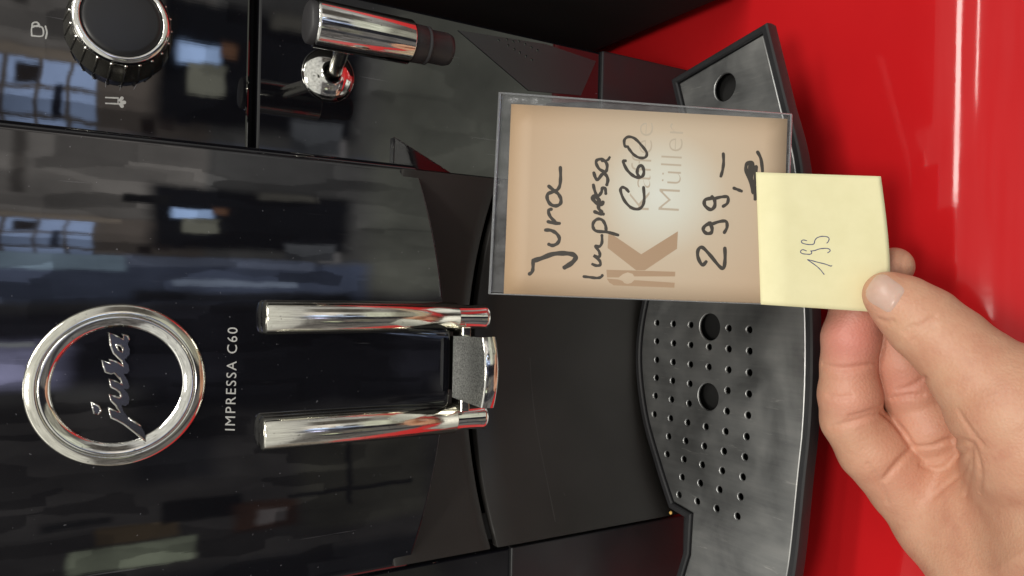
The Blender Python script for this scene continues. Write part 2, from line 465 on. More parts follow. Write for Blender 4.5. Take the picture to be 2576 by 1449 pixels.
def text_on(s, p0, p1, cap, place, spacing=1.0, thin=0.0, lift=.03, flip=True):
    """p0, p1: baseline start and end in picture units; cap: capital height; place(px,py,lift)"""
    v, f = text_mesh(s, spacing, thin)
    x0 = min(a[0] for a in v); x1 = max(a[0] for a in v); vm, _ = text_mesh('E'); ch = max(a[1] for a in vm)
    p0 = np.array(p0, float); p1 = np.array(p1, float); d = (p1-p0)/(x1-x0); dn = (p1-p0)/np.linalg.norm(p1-p0)
    up = np.array([dn[1], -dn[0]])*cap/ch
    g = G(); vv = [place(*(p0+d*(a[0]-x0)+up*a[1]), lift) for a in v]
    g.add(vv, f); return g

# ================================================================== RED COUNTER
XC = -36.5                      # the machine's middle line
g = G()
CR = 75.0; CY0 = 204.0
rows = []
ys = [2600, 1500, 1000, 700, 500, 420, 360, 300, 260, 230, CY0]
prof = [(y, 0.0) for y in ys]
for k in range(1, 25):
    a = k/24*math.pi/2; prof.append((CY0-CR*math.sin(a), -CR*(1-math.cos(a))))
prof += [(CY0-CR, -110), (CY0-CR+6, -125), (CY0-CR+40, -128)]
for y, z in prof:
    rows.append([(x, y, z-LIFT) for x in (-1500, -700, -400, -200, -100, 0, 100, 200, 400, 700, 1500)])
g.grid(rows, False, False)
cnt = g.make('counter', M['red']); cnt['kind'] = 'structure'

# ================================================================== COFFEE MACHINE
mach = thing('coffee_machine', 'glossy black bean-to-cup coffee machine with chrome spouts and round logo badge', 'coffee machine', (XC, 420, -LIFT))
HW = 91.5; YP = 306.0; RP = 650.0; YS = 343.0
XR = 137.0; XL = 2*XC-XR
def panelY(x):
    u = x-XC; return YP+u*u/(2*RP)
def zbot(x):
    u = (x-XC)/HW; return -149.5+14*u*u
# front panel
prof = []
er = 4.0
for yy in (362, 350, 335, 325): prof.append((-HW, yy))
ye = panelY(XC+HW-er)
for k in range(0, 9):
    a = k/8*math.pi/2; prof.append((-HW+er-er*math.cos(a), ye+er-er*math.sin(a)))
nx = 48
for k in range(1, nx): 
    u = -HW+er+(2*HW-2*er)*k/nx; prof.append((u, panelY(XC+u)))
for k in range(8, -1, -1):
    a = k/8*math.pi/2; prof.append((HW-er+er*math.cos(a), ye+er-er*math.sin(a)))
for yy in (325, 335, 350, 362): prof.append((HW, yy))
rows = []
def flare(u, z):        # front bent forward between the bars to steer the spout block's reflection away
    a = min(max((-98-z)/50.0, 0), 1); w_ = min(max((21.5-abs(u))/4.5, 0), 1); w_ = w_*w_*(3-2*w_)
    return 5.0*a**2.1*w_
for f_ in [k/30 for k in range(20)]+[.6667+k/120 for k in range(40)]+[.992, .998, 1.0]:
    rows.append([(XC+u, y-flare(u, 90+(zbot(XC+u)+.6-90)*f_), 90+(zbot(XC+u)+.6-90)*f_) for u, y in prof])
for (dy, dz) in ((.08, .35), (.3, .06), (.8, 0)):
    rows.append([(XC+u*(1-dy/HW), y+dy-flare(u, -149) if y < 330 else y, zbot(XC+u)+dz) for u, y in prof])
rows.append([(XC+u*.9, max(y+8, 340), zbot(XC+u)+4) for u, y in prof])
rows.append([(XC+u*.9, 362, zbot(XC+u)+4) for u, y in prof])
g = G(); g.grid(rows, False, True)
front = g.make('front_panel', M['gloss'], mach)
def on_panel(px, py, lift=0):
    d = ray(px, py); t_ = YP/d[1]
    for _ in range(6): t_ = panelY(d[0]*t_)/d[1]
    return d*(t_-lift)
# model name print
g = text_on('IMPRESSA C60', (590.5, 1083), (597.5, 824), 24.5, on_panel, spacing=1.22, thin=.0, lift=.08)
g.make('model_lettering', M['white_print'], front, smooth_=False)

# logo badge
c0 = on_panel(299.5, 968.5); RO = 29.6
ring = G()
ring.lathe(c0+np.array([0, 1, 0]), (0, -1, 0), [(RO, -3), (RO, .7), (RO-.15, 1.2), (RO-.5, 1.55), (28.6, 1.95), (27, 2.55), (26.2, 2.8), (25.8, 2.75), (25.5, 2.0)], 96, cap0=False, cap1=False)
badge = ring.make('badge_ring', M['chrome_worn'], mach)
g = G(); g.lathe(c0+np.array([0, 1, 0]), (0, -1, 0), [(25.5, 1.9), (25.3, 2.7), (24.9, 3.0), (24.3, 2.9), (22.6, 1.9), (21.4, 1.2), (21.0, .4)], 96, cap0=False, cap1=False)
g.make('inner_ring', M['chrome'], badge)
g = G(); g.lathe(c0+np.array([0, 1, 0]), (0, -1, 0), [(21.1, -.4), (21.1, .4), (20, .45), (.01, .5)], 96, cap0=False, cap1=False)
g.make('badge_disc', simple('badge_black', (.003, .003, .003), .12), badge)
yb = c0[1]+.4
LS = .3797/1.5528
def logo2d(p): return (320/1.5528+p[0]*LS, 1250/1.5528+p[1]*LS)
outline = [(275, 905), (320, 926), (388, 950), (350, 880), (300, 830), (280, 765), (330, 785), (385, 805), (405, 785), (390, 745), (350, 712), (300, 690), (280, 605), (335, 630), (418, 662), (400, 615), (330, 545), (300, 555), (240, 535), (205, 415), (300, 455), (280, 405), (345, 430), (428, 472), (410, 425), (325, 340), (298, 270), (280, 130), (350, 165), (430, 200), (425, 150), (470, 165), (488, 205), (470, 250), (492, 300), (490, 350), (455, 398), (435, 408), (478, 460), (490, 520), (465, 553), (430, 556), (470, 620), (490, 690), (470, 712), (430, 708), (470, 750), (490, 810), (480, 860), (450, 885), (405, 875), (430, 940), (480, 1010), (610, 1095), (645, 1160), (660, 1250), (560, 1170), (430, 1070), (360, 1030), (300, 1005)]
hole = [(345, 250), (395, 262), (425, 300), (415, 330), (375, 312)]
dot = [(97, 845), (175, 888), (197, 930), (165, 972), (122, 962)]
def lp3(dy): return lambda p: atY(*logo2d(p), yb-dy)
g = prism(outline, [hole], lp3(1.3), lp3(0)); g2 = prism(dot, [], lp3(1.3), lp3(0)); g.add(g2.v, g2.f)
sct = g.make('script_lettering', M['script'], badge, smooth_=False)
g = G()
for lp in (outline[:32]+outline[52:], ):
    pass
bright = [outline[:33], [outline[52], outline[53]], outline[55:]+[outline[0]], hole+[hole[0]], dot+[dot[0]]]
for lp in bright: g.tube([atY(*logo2d(p), yb-1.35) for p in lp], .34, 6)
g.make('lettering_edge', M['chrome'], badge)

# chrome bars and spouts
def bar(x, y, z0, z1, r, dome):
    g = G(); g.lathe((x, y, z0), (0, 0, -1), [(.01, -dome), (r*.6, -dome*.8), (r-.8, -.5), (r, .5), (r, (z0-z1)-.3), (r-.3, z0-z1)], 48, cap0=False); return g
for x in (-13.6, -59.6):
    b_ = bar(x, 303.0, -68.0, -152.0, 6.8, .7).make('chrome_bar', M['chrome_worn'], mach)
    g = G(); g.lathe((x, 302.5, -152.0), (0, 0, -1), [(5.8, 0), (5.6, 4), (5.65, 10), (5.85, 13.5), (6.0, 15), (5.5, 15.4), (4.2, 15.4), (4.2, 11)], 40, cap0=False)
    g.make('spout_sleeve', M['chrome'], b_)
    s_ = 1 if x < XC else -1
    g = G(); g.box(min(x+s_*4, x+s_*10.5), max(x+s_*4, x+s_*10.5), 294, 304, -156, -151.6)
    bevel(g.make('spout_link', M['chrome_worn'], b_, smooth_=False), .6)
# spout block: stippled sloping top, curved chrome lip
g = G(); rows = []
bw = 14.4; bx = -35.0
def blip(u): return 264.5+3.0*u*u
top_r = []; 
NB = 24
us = [-1+2*i/NB for i in range(NB+1)]
rows = [[(bx+u*bw*.93, 293, -146.6) for u in us], [(bx+u*bw*.97, 280+1.2*u*u, -146.9) for u in us], [(bx+u*bw, blip(u)+1.2, -147.4) for u in us]]
g.grid(rows, False, True); tp = g.make('spout_top', M['stipple'], mach)
g = G()
rows = [[(bx+u*bw, blip(u)+1.2, -147.35) for u in us], [(bx+u*bw, blip(u)+.35, -147.1) for u in us], [(bx+u*(bw+.1), blip(u), -147.8) for u in us], [(bx+u*(bw+.3), blip(u)-.3, -152.6) for u in us], [(bx+u*bw, blip(u)+.5, -153.8) for u in us], [(bx+u*bw*.9, 293, -156) for u in us]]
g.grid(rows, False, True)
for s_ in (-1, 1):
    ed = [(bx+s_*bw*.93, 293, -146.6), (bx+s_*bw*.97, 281.2, -146.9), (bx+s_*bw, blip(1)+.6, -147.3), (bx+s_*(bw+.3), blip(1)-.3, -152.6), (bx+s_*bw*.9, 293, -156)]
    g.add(ed, [(0, 1, 2, 3, 4)])
g.make('spout_lip', M['chrome'], tp)
g = G(); g.box(bx-12, bx+12, 292.5, 312, -158, -151.6); bevel(g.make('spout_carrier', M['deep'], mach, smooth_=False), .5)
g = G()
for dx in (-6.5, 6.5): g.lathe((bx+dx, 285, -152.5), (0, 0, -1), [(3.6, 0), (3.4, 4.5), (3.0, 5), (2.2, 5), (2.2, 2)], 24, cap0=False)
g.make('coffee_nozzle', M['chrome'], mach)

# cup bay: concave matte wall in two pieces with a dark joint
RB = 149.0; YB = 338.5
def bayY(x): u = x-XC; return YB-(RB-math.sqrt(max(RB*RB-u*u, 0)))
BW = 88.5
def bay(z0, z1, name):
    xs = [XC-BW+2*BW*i/48 for i in range(49)]
    zs = [z0, z0-.35, z0-1.0]+[z0+(z1-z0)*k/8 for k in range(1, 8)]+[z1+1.0, z1+.35, z1]
    dep = [4, .6, .1]+[0]*7+[.1, .6, 4]
    rows = [[(x, bayY(x)+d, z) for x in [xs[0]]+xs+[xs[-1]]] for z, d in zip(zs, dep)]
    for r_ in rows:
        r_[0] = (r_[0][0], r_[0][1]+12, r_[0][2]); r_[-1] = (r_[-1][0], r_[-1][1]+12, r_[-1][2])
    g = G(); g.grid(rows, False, True); return g.make(name, M['matte'], mach, flat_angle=50)
bay(-128, -177.6, 'bay_upper_wall'); bay(-180.8, -300, 'bay_lower_wall')
g = G()
def on_bay(px, py, lift=0):
    d = ray(px, py); t_ = 330/d[1]
    for _ in range(8): t_ = bayY(d[0]*t_)/d[1]
    return d*(t_-lift)
stroke(g, [(1333, 900), (1338, 980), (1350, 1080), (1372, 1190), (1397, 1312)], 2.2, on_bay, 6, lift=.06)
stroke(g, [(1418, 1240), (1421, 1246)], 2.0, on_bay, 6, lift=.06)
g.make('scuff_mark', simple('scuffed_plastic', (.042, .040, .038), .55), mach)
# body core behind everything
g = G(); g.box(XC-HW+6, XC+HW-6, 352, 620, -LIFT+4, 95); g.box(XL+5, XR-5, 352, 620, -LIFT+4, 95)
body = g.make('inner_body', M['deep'], mach, smooth_=False)
# side panels (upper and lower, with the joint between them)
def side_panel(x0, x1, z0, z1, y, name):
    g = G(); g.box(x0, x1, y, 618, z0, z1); return bevel(g.make(name, M['gloss'], mach, smooth_=False), 1.6, 4)
for (x0, x1) in ((XC+HW+1.6, XR), (XL, XC-HW-11.5)):
    side_panel(x0, x1, -LIFT+3, -71.6, YS, 'lower_side_panel')
    side_panel(x0, x1, -68.6, 92, YS-.8, 'upper_side_panel')

# base of the machine behind the tray
g = G(); g.box(XC-84, XC+84, 313, 352, -LIFT, -301); bevel(g.make('base_block', M['deep'], mach, smooth_=False), 2)
for (x0, x1) in ((XC+HW+1.6, XR+.4), (XL-.4, XC-HW-11.2)):  # matte cover strips added to hide reflections low on the side panels
    g = G(); g.box(x0, x1, YS-2.2, 616, -LIFT+.3, -262 if x0 > XC else -208); bevel(g.make('reflection_cover', M['rim'], mach, smooth_=False), 1.0)
# grey dotted area of the right side panel, built as a thin plate
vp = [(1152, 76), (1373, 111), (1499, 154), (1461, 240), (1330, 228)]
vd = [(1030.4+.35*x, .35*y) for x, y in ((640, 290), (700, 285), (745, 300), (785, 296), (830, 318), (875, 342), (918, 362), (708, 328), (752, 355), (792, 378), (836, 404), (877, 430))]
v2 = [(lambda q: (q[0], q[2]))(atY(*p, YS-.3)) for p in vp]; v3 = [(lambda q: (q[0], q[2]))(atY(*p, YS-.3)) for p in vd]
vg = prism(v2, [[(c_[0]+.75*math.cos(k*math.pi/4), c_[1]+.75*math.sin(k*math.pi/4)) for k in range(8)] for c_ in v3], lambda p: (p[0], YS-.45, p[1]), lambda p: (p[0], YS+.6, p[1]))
bevel(vg.make('dotted_plate', M['grey_satin'], mach, smooth_=False), .12, 1)
# rotary knob
kc = atY(300, 84, YS-.8)
knob = G(); knob.lathe(kc, (0, -1, 0), [(19.5, 0), (19.3, 2), (17.6, 15.5), (16.9, 17.3), (15.5, 17.6)], 72, cap0=False)
kb = knob.make('rotary_knob', M['knob'], mach, label='round black control knob with chrome ring')
g = G(); g.lathe(kc, (0, -1, 0), [(17.0, 16.8), (17.3, 17.8), (17.0, 18.7), (16.2, 19.5), (15.2, 20.0), (14.5, 19.9), (14.1, 19.2), (14.0, 18.6)], 80, cap0=False, cap1=False)
g.make('knob_ring', M['chrome'], kb)
g = G(); g.lathe(kc, (0, -1, 0), [(14.1, 18.4), (13.9, 19.3), (12, 19.7), (7, 20.0), (.01, 20.1)], 72, cap0=False, cap1=False)
g.make('knob_cap', M['satin'], kb)
for k in range(22):
    a = 2*math.pi*k/22+.1
    dr = np.array([math.cos(a), 0, math.sin(a)])
    g = G(); g.tube([kc+dr*19.2+np.array([0, -1.2, 0]), kc+dr*18.1+np.array([0, -12, 0]), kc+dr*17.3+np.array([0, -17.0, 0])], [.5, .48, .42], 8)
    rb = g.make('rib', M['knob'], kb)
    g = G(); g.lathe(kc+dr*17.3+np.array([0, -16.8, 0]), (0, -1, 0), [(.01, -.85), (.6, -.6), (.85, 0), (.6, .6), (.01, .85)], 8, cap0=False, cap1=False)
    g.v = g.v; 
    if k % 1 == 0: kb_b = g.make('chrome_stud', M['chrome'], kb)
# printed symbols
def on_side(px, py, lift=0): d = ray(px, py); return d*((YS-.8)/d[1]-lift)
g = G()
zz = lambda x, y: (x*.2756, y*.2756)
for pts in ([(290, 325), (388, 328), (390, 255), (340, 240), (292, 248), (290, 325)], [(292, 245), (300, 212), (335, 203), (358, 225), (362, 242)], [(300, 248), (345, 232), (365, 245)]):
    stroke(g, [zz(*p) for p in pts], 4.0, on_side, 4)
stroke(g, [zz(*p) for p in [(415, 240), (428, 295), (418, 350)]], 4.4, on_side, 4)
g.make('cup_symbol', M['white_print'], mach, smooth_=False)
g = G()
stroke(g, [zz(965, 890), zz(1080, 895)], 3.6, on_side); stroke(g, [zz(965, 943), zz(1080, 948)], 3.6, on_side)
stroke(g, [zz(1078, 895), zz(1078, 948)], 2.4, on_side)
for cx_, cy_, an in ((1108, 903, -.9), (1128, 935, .05), (1110, 963, .9)):
    ln = 16; dx, dy = math.cos(an)*ln, math.sin(an)*ln
    stroke(g, [zz(cx_-dx, cy_-dy), zz(cx_+dx*.6, cy_+dy*.6)], 9.0, on_side)
g.make('powder_symbol', M['white_print'], mach, smooth_=False)
g = G()
for p, q in (((965, 745), (963, 795)), ((1102, 775), (1095, 822)), ((1245, 775), (1222, 815)), ((835, 685), (846, 725))):
    stroke(g, [zz(*p), zz(*q)], 1.3, on_side)
g.make('scale_mark', simple('grey_print', (.22, .22, .24), .5), mach, smooth_=False)

# steam pipe
rc = atY(826, 190, YS)
g = G(); g.lathe(rc, (0, -1, 0), [(12.6, -.5), (12.5, .6), (11.6, 1.5), (9, 3.2), (6, 4.4), (4.0, 4.9), (3.9, 6)], 64, cap0=False, cap1=False)
ros = g.make('steam_rosette', M['chrome'], mach)
KW = .918; WX, WY = 107.0*KW, 305.0*KW
sc_ = lambda pr: [(r_*KW, h_*KW) for r_, h_ in pr]
p_end = np.array([WX, WY, -101.5*KW])
g = G(); g.tube([rc+np.array([0, 2, 0]), rc+np.array([0, -12, 0]), rc*.35+p_end*.65, p_end], 3.2, 20); g.make('stem', M['chrome_worn'], ros)
g = G(); g.lathe((WX, WY, -85.7*KW), (0, 0, -1), sc_([(9.0, -.2), (9.5, .3), (9.6, 1), (9.6, 41.6), (9.3, 42.2), (8.6, 42.3)]), 64, cap0=False, cap1=False)
wand = g.make('steam_nozzle', M['chrome'], mach)
g = G(); g.lathe((WX, WY, -82.6*KW), (0, 0, -1), sc_([(.01, 0), (7.6, .1), (8.6, .9), (8.9, 4.2)]), 48, cap0=False, cap1=False); g.make('top_cap', M['rubber'], wand)
g = G(); g.lathe((WX, WY, -128*KW), (0, 0, -1), sc_([(8.4, 0), (8.2, 6), (7.9, 6.4), (7.9, 6.9), (8.3, 7.3), (8.3, 8.1), (7.6, 8.5), (7.2, 9), (7.3, 17), (6.6, 19.2), (4.8, 20.2), (.01, 20.2)]), 56, cap0=False, cap1=False); g.make('rubber_sleeve', M['rubber'], wand)

# ------------------------------------------------------------------ drip tray
ZT = -290.0
def tz(px, py): p = atZ(px, py, ZT); return (p[0]-XC, p[1])
rear = [tz(*p) for p in [(1627, 1035), (1663, 1168), (1694, 1263), (1742, 1291), (1736, 1395)]]
yc = tz(1613, 897)[1]
lc = [(-abs(x), y) for x, y in [tz(1708, 210), tz(1919, 87), tz(1965.6, 276)]]
fr_ = [tz(*p) for p in [(1980, 1449), (2008, 1194), (2020, 1076)]]; yf = tz(2027.5, 880)[1]
left = [(0, yc)]+[(x, y) for x, y in rear]+lc+fr_+[(0, yf)]
# resample the two long curves smoothly
rear_c = catmull([(-left[1][0], left[1][1]), (0, yc)]+rear[:3], 7)[7:]
front_c = catmull([lc[2]]+fr_+[(0, yf), (-fr_[2][0], fr_[2][1])], 7)[:-7]
half = [tuple(p) for p in rear_c]+[rear[3], rear[4], lc[0], lc[1]]+[tuple(p) for p in front_c]
half = [p for p in half]
plate = half+[(-x, y) for x, y in reversed(half) if abs(x) > .01]
# drop near-duplicates
pl = []
for p in plate:
    if not pl or math.hypot(p[0]-pl[-1][0], p[1]-pl[-1][1]) > .8: pl.append(p)
plate = pl
def area2(p): return sum(p[i][0]*p[(i+1) % len(p)][1]-p[(i+1) % len(p)][0]*p[i][1] for i in range(len(p)))
if area2(plate) < 0: plate = plate[::-1]
def offset(poly, d):
    o = []; n = len(poly)
    for i in range(n):
        p0 = np.array(poly[i-1]); p1 = np.array(poly[i]); p2 = np.array(poly[(i+1) % n])
        a = p1-p0; b2 = p2-p1; a = a/np.linalg.norm(a); b2 = b2/np.linalg.norm(b2)
        na = np.array([a[1], -a[0]]); nb = np.array([b2[1], -b2[0]]); nn = na+nb; nn = nn/np.linalg.norm(nn)
        o.append(tuple(p1+nn*d/max(.35, float(nn@na))))
    return o
T3 = lambda z: (lambda p: (XC+p[0], p[1], z))
tray = G()
rim_o = offset(plate, 4.2); rim_i = offset(plate, .5)
n = len(plate)
foot_ = [(x*.84, min(y+26, 306)) for x, y in plate]
lv = [(rim_i, ZT-3), (rim_i, ZT+.6), (offset(plate, 1.1), ZT+1.3), (offset(plate, 3.4), ZT+1.3), (rim_o, ZT+.5), (offset(plate, 4.4), ZT-2.5), (offset(plate, 4.0), ZT-6), (offset(plate, 2.0), ZT-7.5), (foot_, ZT-9), (foot_, -LIFT+.6)]
tray.grid([[(XC+x, y, z) for x, y in poly] for poly, z in lv], True, True)
bt = prism(offset(plate, -1), [], T3(ZT-7.0), T3(ZT-7.6))
tray_o = tray.make('drip_tray', M['rim'], mach, flat_angle=38, label='black plastic drip tray under a perforated steel grille')
bt.make('basin', M['deep'], tray_o, smooth_=False)
# holes, measured on the left half and mirrored
HZ = [[(208, 203), (207, 293), (207, 385), (205, 473), (200, 562), (195, 653)],
      [(289, 208), (290, 303), (288, 396), (285, 488), (280, 580), (275, 673), (266, 762), (258, 850)],
      [(374, 213), (374, 312), (373, 408), (370, 503), (366, 600), (359, 694), (350, 784), (341, 875), (332, 963), (317, 1050)],
      [(464, 322), (463, 420), (449, 714), (441, 810), (431, 902), (421, 992), (407, 1082)],
      [(561, 230), (561, 332), (560, 434), (556, 536), (552, 638), (546, 738), (538, 835), (529, 931), (516, 1024), (502, 1117)],
      [(662, 237), (663, 342), (662, 448), (660, 553), (656, 658), (649, 763), (641, 863), (630, 962), (619, 1059), (604, 1155)]]
cen = []
for colm in HZ:
    for (x, y) in colm:
        X, Y = tz(1545.6+x*.5111, 708.4+y*.5111)
        cen.append((X, Y))
mir = [(-x, y) for x, y in cen]
small = list(cen)
for p in mir:
    if all(math.hypot(p[0]-q[0], p[1]-q[1]) > 8.2 for q in small): small.append(p)
big = [tz(1780.5, 998), tz(1822.5, 219.5)]
big = [(big[0][0], big[0][1]), (-big[0][0], big[0][1]), big[1], (-big[1][0], big[1][1])]
small = [p for p in small if all(math.hypot(p[0]-q[0], p[1]-q[1]) > 8.5 for q in big)]
def circ(c_, r, n=14): return [(c_[0]+r*math.cos(2*math.pi*k/n), c_[1]+r*math.sin(2*math.pi*k/n)) for k in range(n)]
hs = [(p, 1.75, 16) for p in small]+[(p, 7.1, 40) for p in big]
ZP = ZT-.2
pin = offset(plate, -.75)
g = prism(pin, [circ(p, r+.4, n_) for p, r, n_ in hs], T3(ZP), T3(ZP-1.1))
# rounded outer edge and dished hole edges
g.grid([[(XC+x, y, z) for x, y in poly] for poly, z in ((pin, ZP+.0), (offset(plate, -.15), ZP-.28), (plate, ZP-.9), (plate, ZP-1.1))], True, True)
for p, r, n_ in hs:
    g.grid([[(XC+x, y, z) for x, y in circ(p, rr, n_)] for rr, z in ((r+.4, ZP), (r+.2, ZP-.12), (r, ZP-.45), (r, ZP-1.1))], True, False)
grl = g.make('grille', M['steel'], tray_o, flat_angle=60, label='scratched brushed steel grille with small and large holes')

# ================================================================== BLACK APPLIANCE STANDING NEXT TO IT
app = thing('black_appliance', 'dark matte black appliance side standing on the counter right of the coffee machine', 'appliance', (300, 450, -LIFT))
g = G(); g.box(170, 430, 296, 640, -LIFT+6, 120); bevel(g.make('housing', M['deep'], app, smooth_=False), 12, 5)
g = G(); g.box(180, 420, 306, 630, -LIFT, -LIFT+7); g.make('foot_plate', M['deep'], app, smooth_=False)

# a golden crumb in the corner of the tray
g = G(); cr = atZ(1688, 1290, ZT+1.4); g.lathe(cr, (.2, .1, 1), [(.01, -.6), (.8, -.3), (1.0, .3), (.5, .9), (.01, 1.0)], 7, cap0=False, cap1=False)
o = g.make('crumb', M['crumb'], None, smooth_=False); o['label'] = 'tiny golden coffee crumb in the corner behind the drip tray'; o['category'] = 'crumb'

# ================================================================== PRICE CARD IN ITS ACRYLIC HOLDER
def cardT(px): return 323.0-(px-1255)/735*20.0
CN = -CF
def on_card(px, py, lift=0): return atT(px, py, cardT(px)-lift)
hold = thing('sign_holder', 'clear acrylic sign holder around the tan price card', 'sign holder', on_card(1980, 600))
hc = [(1256, 231), (1993, 286), (1972, 768), (1229, 740)]       # holder corners
g = G()
def quad_slab(corners, l0, l1, nn=1):
    v = [on_card(*p, l0) for p in corners]+[on_card(*p, l1) for p in corners]
    return v, [(0, 1, 2, 3), (7, 6, 5, 4), (0, 4, 5, 1), (1, 5, 6, 2), (2, 6, 7, 3), (3, 7, 4, 0)]
hi = [(1262, 236), (1989, 291), (1968, 764), (1235, 735)]
v, f = quad_slab(hi, -.7, -2.4); g.add(v, f); g.make('back_sheet', M['acrylic'], hold, smooth_=False)
def rod(pts, w, l0, l1, name, par, m_):
    g = G(); v, f = quad_slab(pts, l0, l1); g.add(v, f); return bevel(g.make(name, m_, par, smooth_=False), w, 2)
rod([(1254, 231), (1261, 231.3), (1235, 740.3), (1228, 740)], .4, .6, -2.6, 'bent_edge', hold, M['acrylic_edge'])
rod([(1257, 231), (1993, 286), (1993, 290.5), (1257, 236)], .25, .35, -2.5, 'polished_edge', hold, M['acrylic_edge'])
rod([(1988, 287), (1994, 287), (1974, 768), (1968, 768)], .3, .6, -2.6, 'polished_edge', hold, M['acrylic_edge'])
rod([(1230, 737), (1971, 765.5), (1971, 768), (1230, 740.5)], .2, .2, -2.5, 'polished_edge', hold, M['acrylic_edge'])
# foot of the holder folded back below the card
a0, a1 = on_card(1990, 292, -2.6), on_card(1971, 764, -2.6)
bk = np.array([0, .80, -.28])
g = G(); th = np.array([0, .4, 1.6])
v = [a0, a1, a1+bk*26+np.array([3, 0, 0]), a0+bk*26+np.array([-3, 0, 0])]; v = v+[p+th for p in v]
g.add(v, [(0, 1, 2, 3), (7, 6, 5, 4), (0, 4, 5, 1), (1, 5, 6, 2), (2, 6, 7, 3), (3, 7, 4, 0)])
bevel(g.make('foot', M['acrylic'], hold, smooth_=False), .3, 2)

card = thing('price_card', 'tan price card handwritten in black marker, inside the clear holder', 'price card', on_card(1900, 600))
cc = [(1286, 261.5), (1981, 299), (1966, 764.5), (1267, 739.5)]
g = G(); rows = []
for i in range(13):
    rows.append([])
    for j in range(9):
        u, w = i/12, j/8
        p = (np.array(cc[0])*(1-u)+np.array(cc[1])*u)*(1-w)+(np.array(cc[3])*(1-u)+np.array(cc[2])*u)*w
        rows[-1].append(on_card(*p, 0))
g.grid(rows, False, True)
back = [[on_card(0, 0, 0)]]
sheet = g.make('card_sheet', M['card'], card)
sd = sheet.modifiers.new('paper_thickness', 'SOLIDIFY'); sd.thickness = .0004; sd.offset = 1
# print colours on the card: distance from the glow centre
t, b = M['card_nodes']
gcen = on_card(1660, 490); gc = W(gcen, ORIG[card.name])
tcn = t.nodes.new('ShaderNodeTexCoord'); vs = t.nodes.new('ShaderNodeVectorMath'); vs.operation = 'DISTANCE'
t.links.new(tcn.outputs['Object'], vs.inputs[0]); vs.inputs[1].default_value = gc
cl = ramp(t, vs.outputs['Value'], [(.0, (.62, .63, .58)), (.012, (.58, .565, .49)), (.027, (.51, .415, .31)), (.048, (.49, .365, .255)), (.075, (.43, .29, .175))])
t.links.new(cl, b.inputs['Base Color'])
# flat print and handwriting
ZB = lambda p: ((2250+p[0]*.4484)/1.5528, (500+p[1]*.4484)/1.5528)
kz = [[(283, 905), (275, 1045), (525, 1240), (600, 1240), (880, 1052), (888, 900), (568, 1100)],
      [(265, 1235), (865, 1252), (863, 1293), (508, 1293), (492, 1270), (450, 1257), (408, 1273), (372, 1302), (270, 1302)],
      [(268, 1311), (370, 1320), (402, 1331), (422, 1352), (450, 1359), (482, 1350), (508, 1325), (860, 1348), (857, 1391), (330, 1371), (290, 1346)]]
g = G()
for pz in kz:
    q = prism([ZB(p) for p in pz], [], lambda p: on_card(p[0], p[1], .012), lambda p: on_card(p[0], p[1], .004)); g.add(q.v, q.f)
g.make('shop_emblem', M['logo_brown'], card, smooth_=False)
ZD = lambda x, y: ((2250+x*.2761)/1.5528, (450+y*.2761)/1.5528)
g = text_on('Kaffee', ZD(1035, 1345), ZD(1100, 110), 52, on_card, thin=-.018, lift=.010)
g2 = text_on('Müller', ZD(1462, 1355), ZD(1530, 122), 54, on_card, thin=-.018, lift=.010); g.add(g2.v, g2.f)
g.make('shop_lettering', M['logo_grey'], card, smooth_=False)
ZA = lambda x, y: ((2000+x*.37965)/1.5528, (600+y*.37965)/1.5528)
ZC = lambda x, y: ((2650+x*.3795)/1.5528, (550+y*.3795)/1.5528)
def write(name, fn, k, strokes):
    g = G()
    for w, pts in strokes: stroke(g, [fn(*p) for p in pts], w*k, on_card, 6, lift=.03)
    g.make(name, M['marker'], card, smooth_=False)
KA = .37965/1.5528; KC = .3795/1.5528; KD = .2761/1.5528
write('handwriting', ZA, KA, [
 (36, [(178, 1240), (207, 1215), (216, 1170), (216, 1105)]), (48, [(220, 1102), (300, 1078), (420, 1034), (540, 1026), (625, 1038), (655, 1070), (615, 1125), (540, 1172)]),
 (36, [(345, 787), (400, 790), (455, 820), (487, 870), (470, 920), (420, 945), (378, 933)]),
 (34, [(370, 700), (430, 715), (488, 718)]), (34, [(445, 705), (395, 650), (375, 600), (385, 578), (405, 572)]),
 (36, [(425, 392), (370, 415), (363, 465), (395, 520), (450, 538), (497, 515), (502, 465), (475, 415), (430, 378), (378, 335)]), (34, [(430, 388), (468, 370), (492, 325), (500, 240), (497, 142)])])
write('handwriting', ZA, KA, [
 (29, [(738, 1265), (800, 1272), (870, 1280), (912, 1272), (930, 1252)]),
 (30, [(828, 1138), (870, 1153), (908, 1143), (900, 1100), (845, 1053), (885, 1062), (905, 1050), (895, 1005), (858, 950), (900, 955), (925, 915), (925, 840)]),
 (32, [(1090, 838), (980, 808), (870, 797), (835, 760), (838, 710), (880, 674), (930, 685), (962, 740), (968, 795)]),
 (36, [(850, 598), (895, 615), (940, 622)]), (34, [(925, 600), (895, 570), (885, 530)]), (40, [(935, 500), (915, 525), (860, 500), (828, 455), (850, 440), (895, 480), (890, 555)]),
 (32, [(837, 322), (852, 385), (880, 438), (918, 400), (930, 355), (958, 360), (965, 412)]),
 (34, [(842, 198), (860, 250), (885, 266), (930, 212), (968, 222), (986, 270), (975, 322)]),
 (32, [(958, 190), (900, 160), (866, 100), (878, 65), (930, 60), (975, 105), (975, 165), (955, 195)]), (26, [(925, 75), (980, 68), (1005, 38)])])
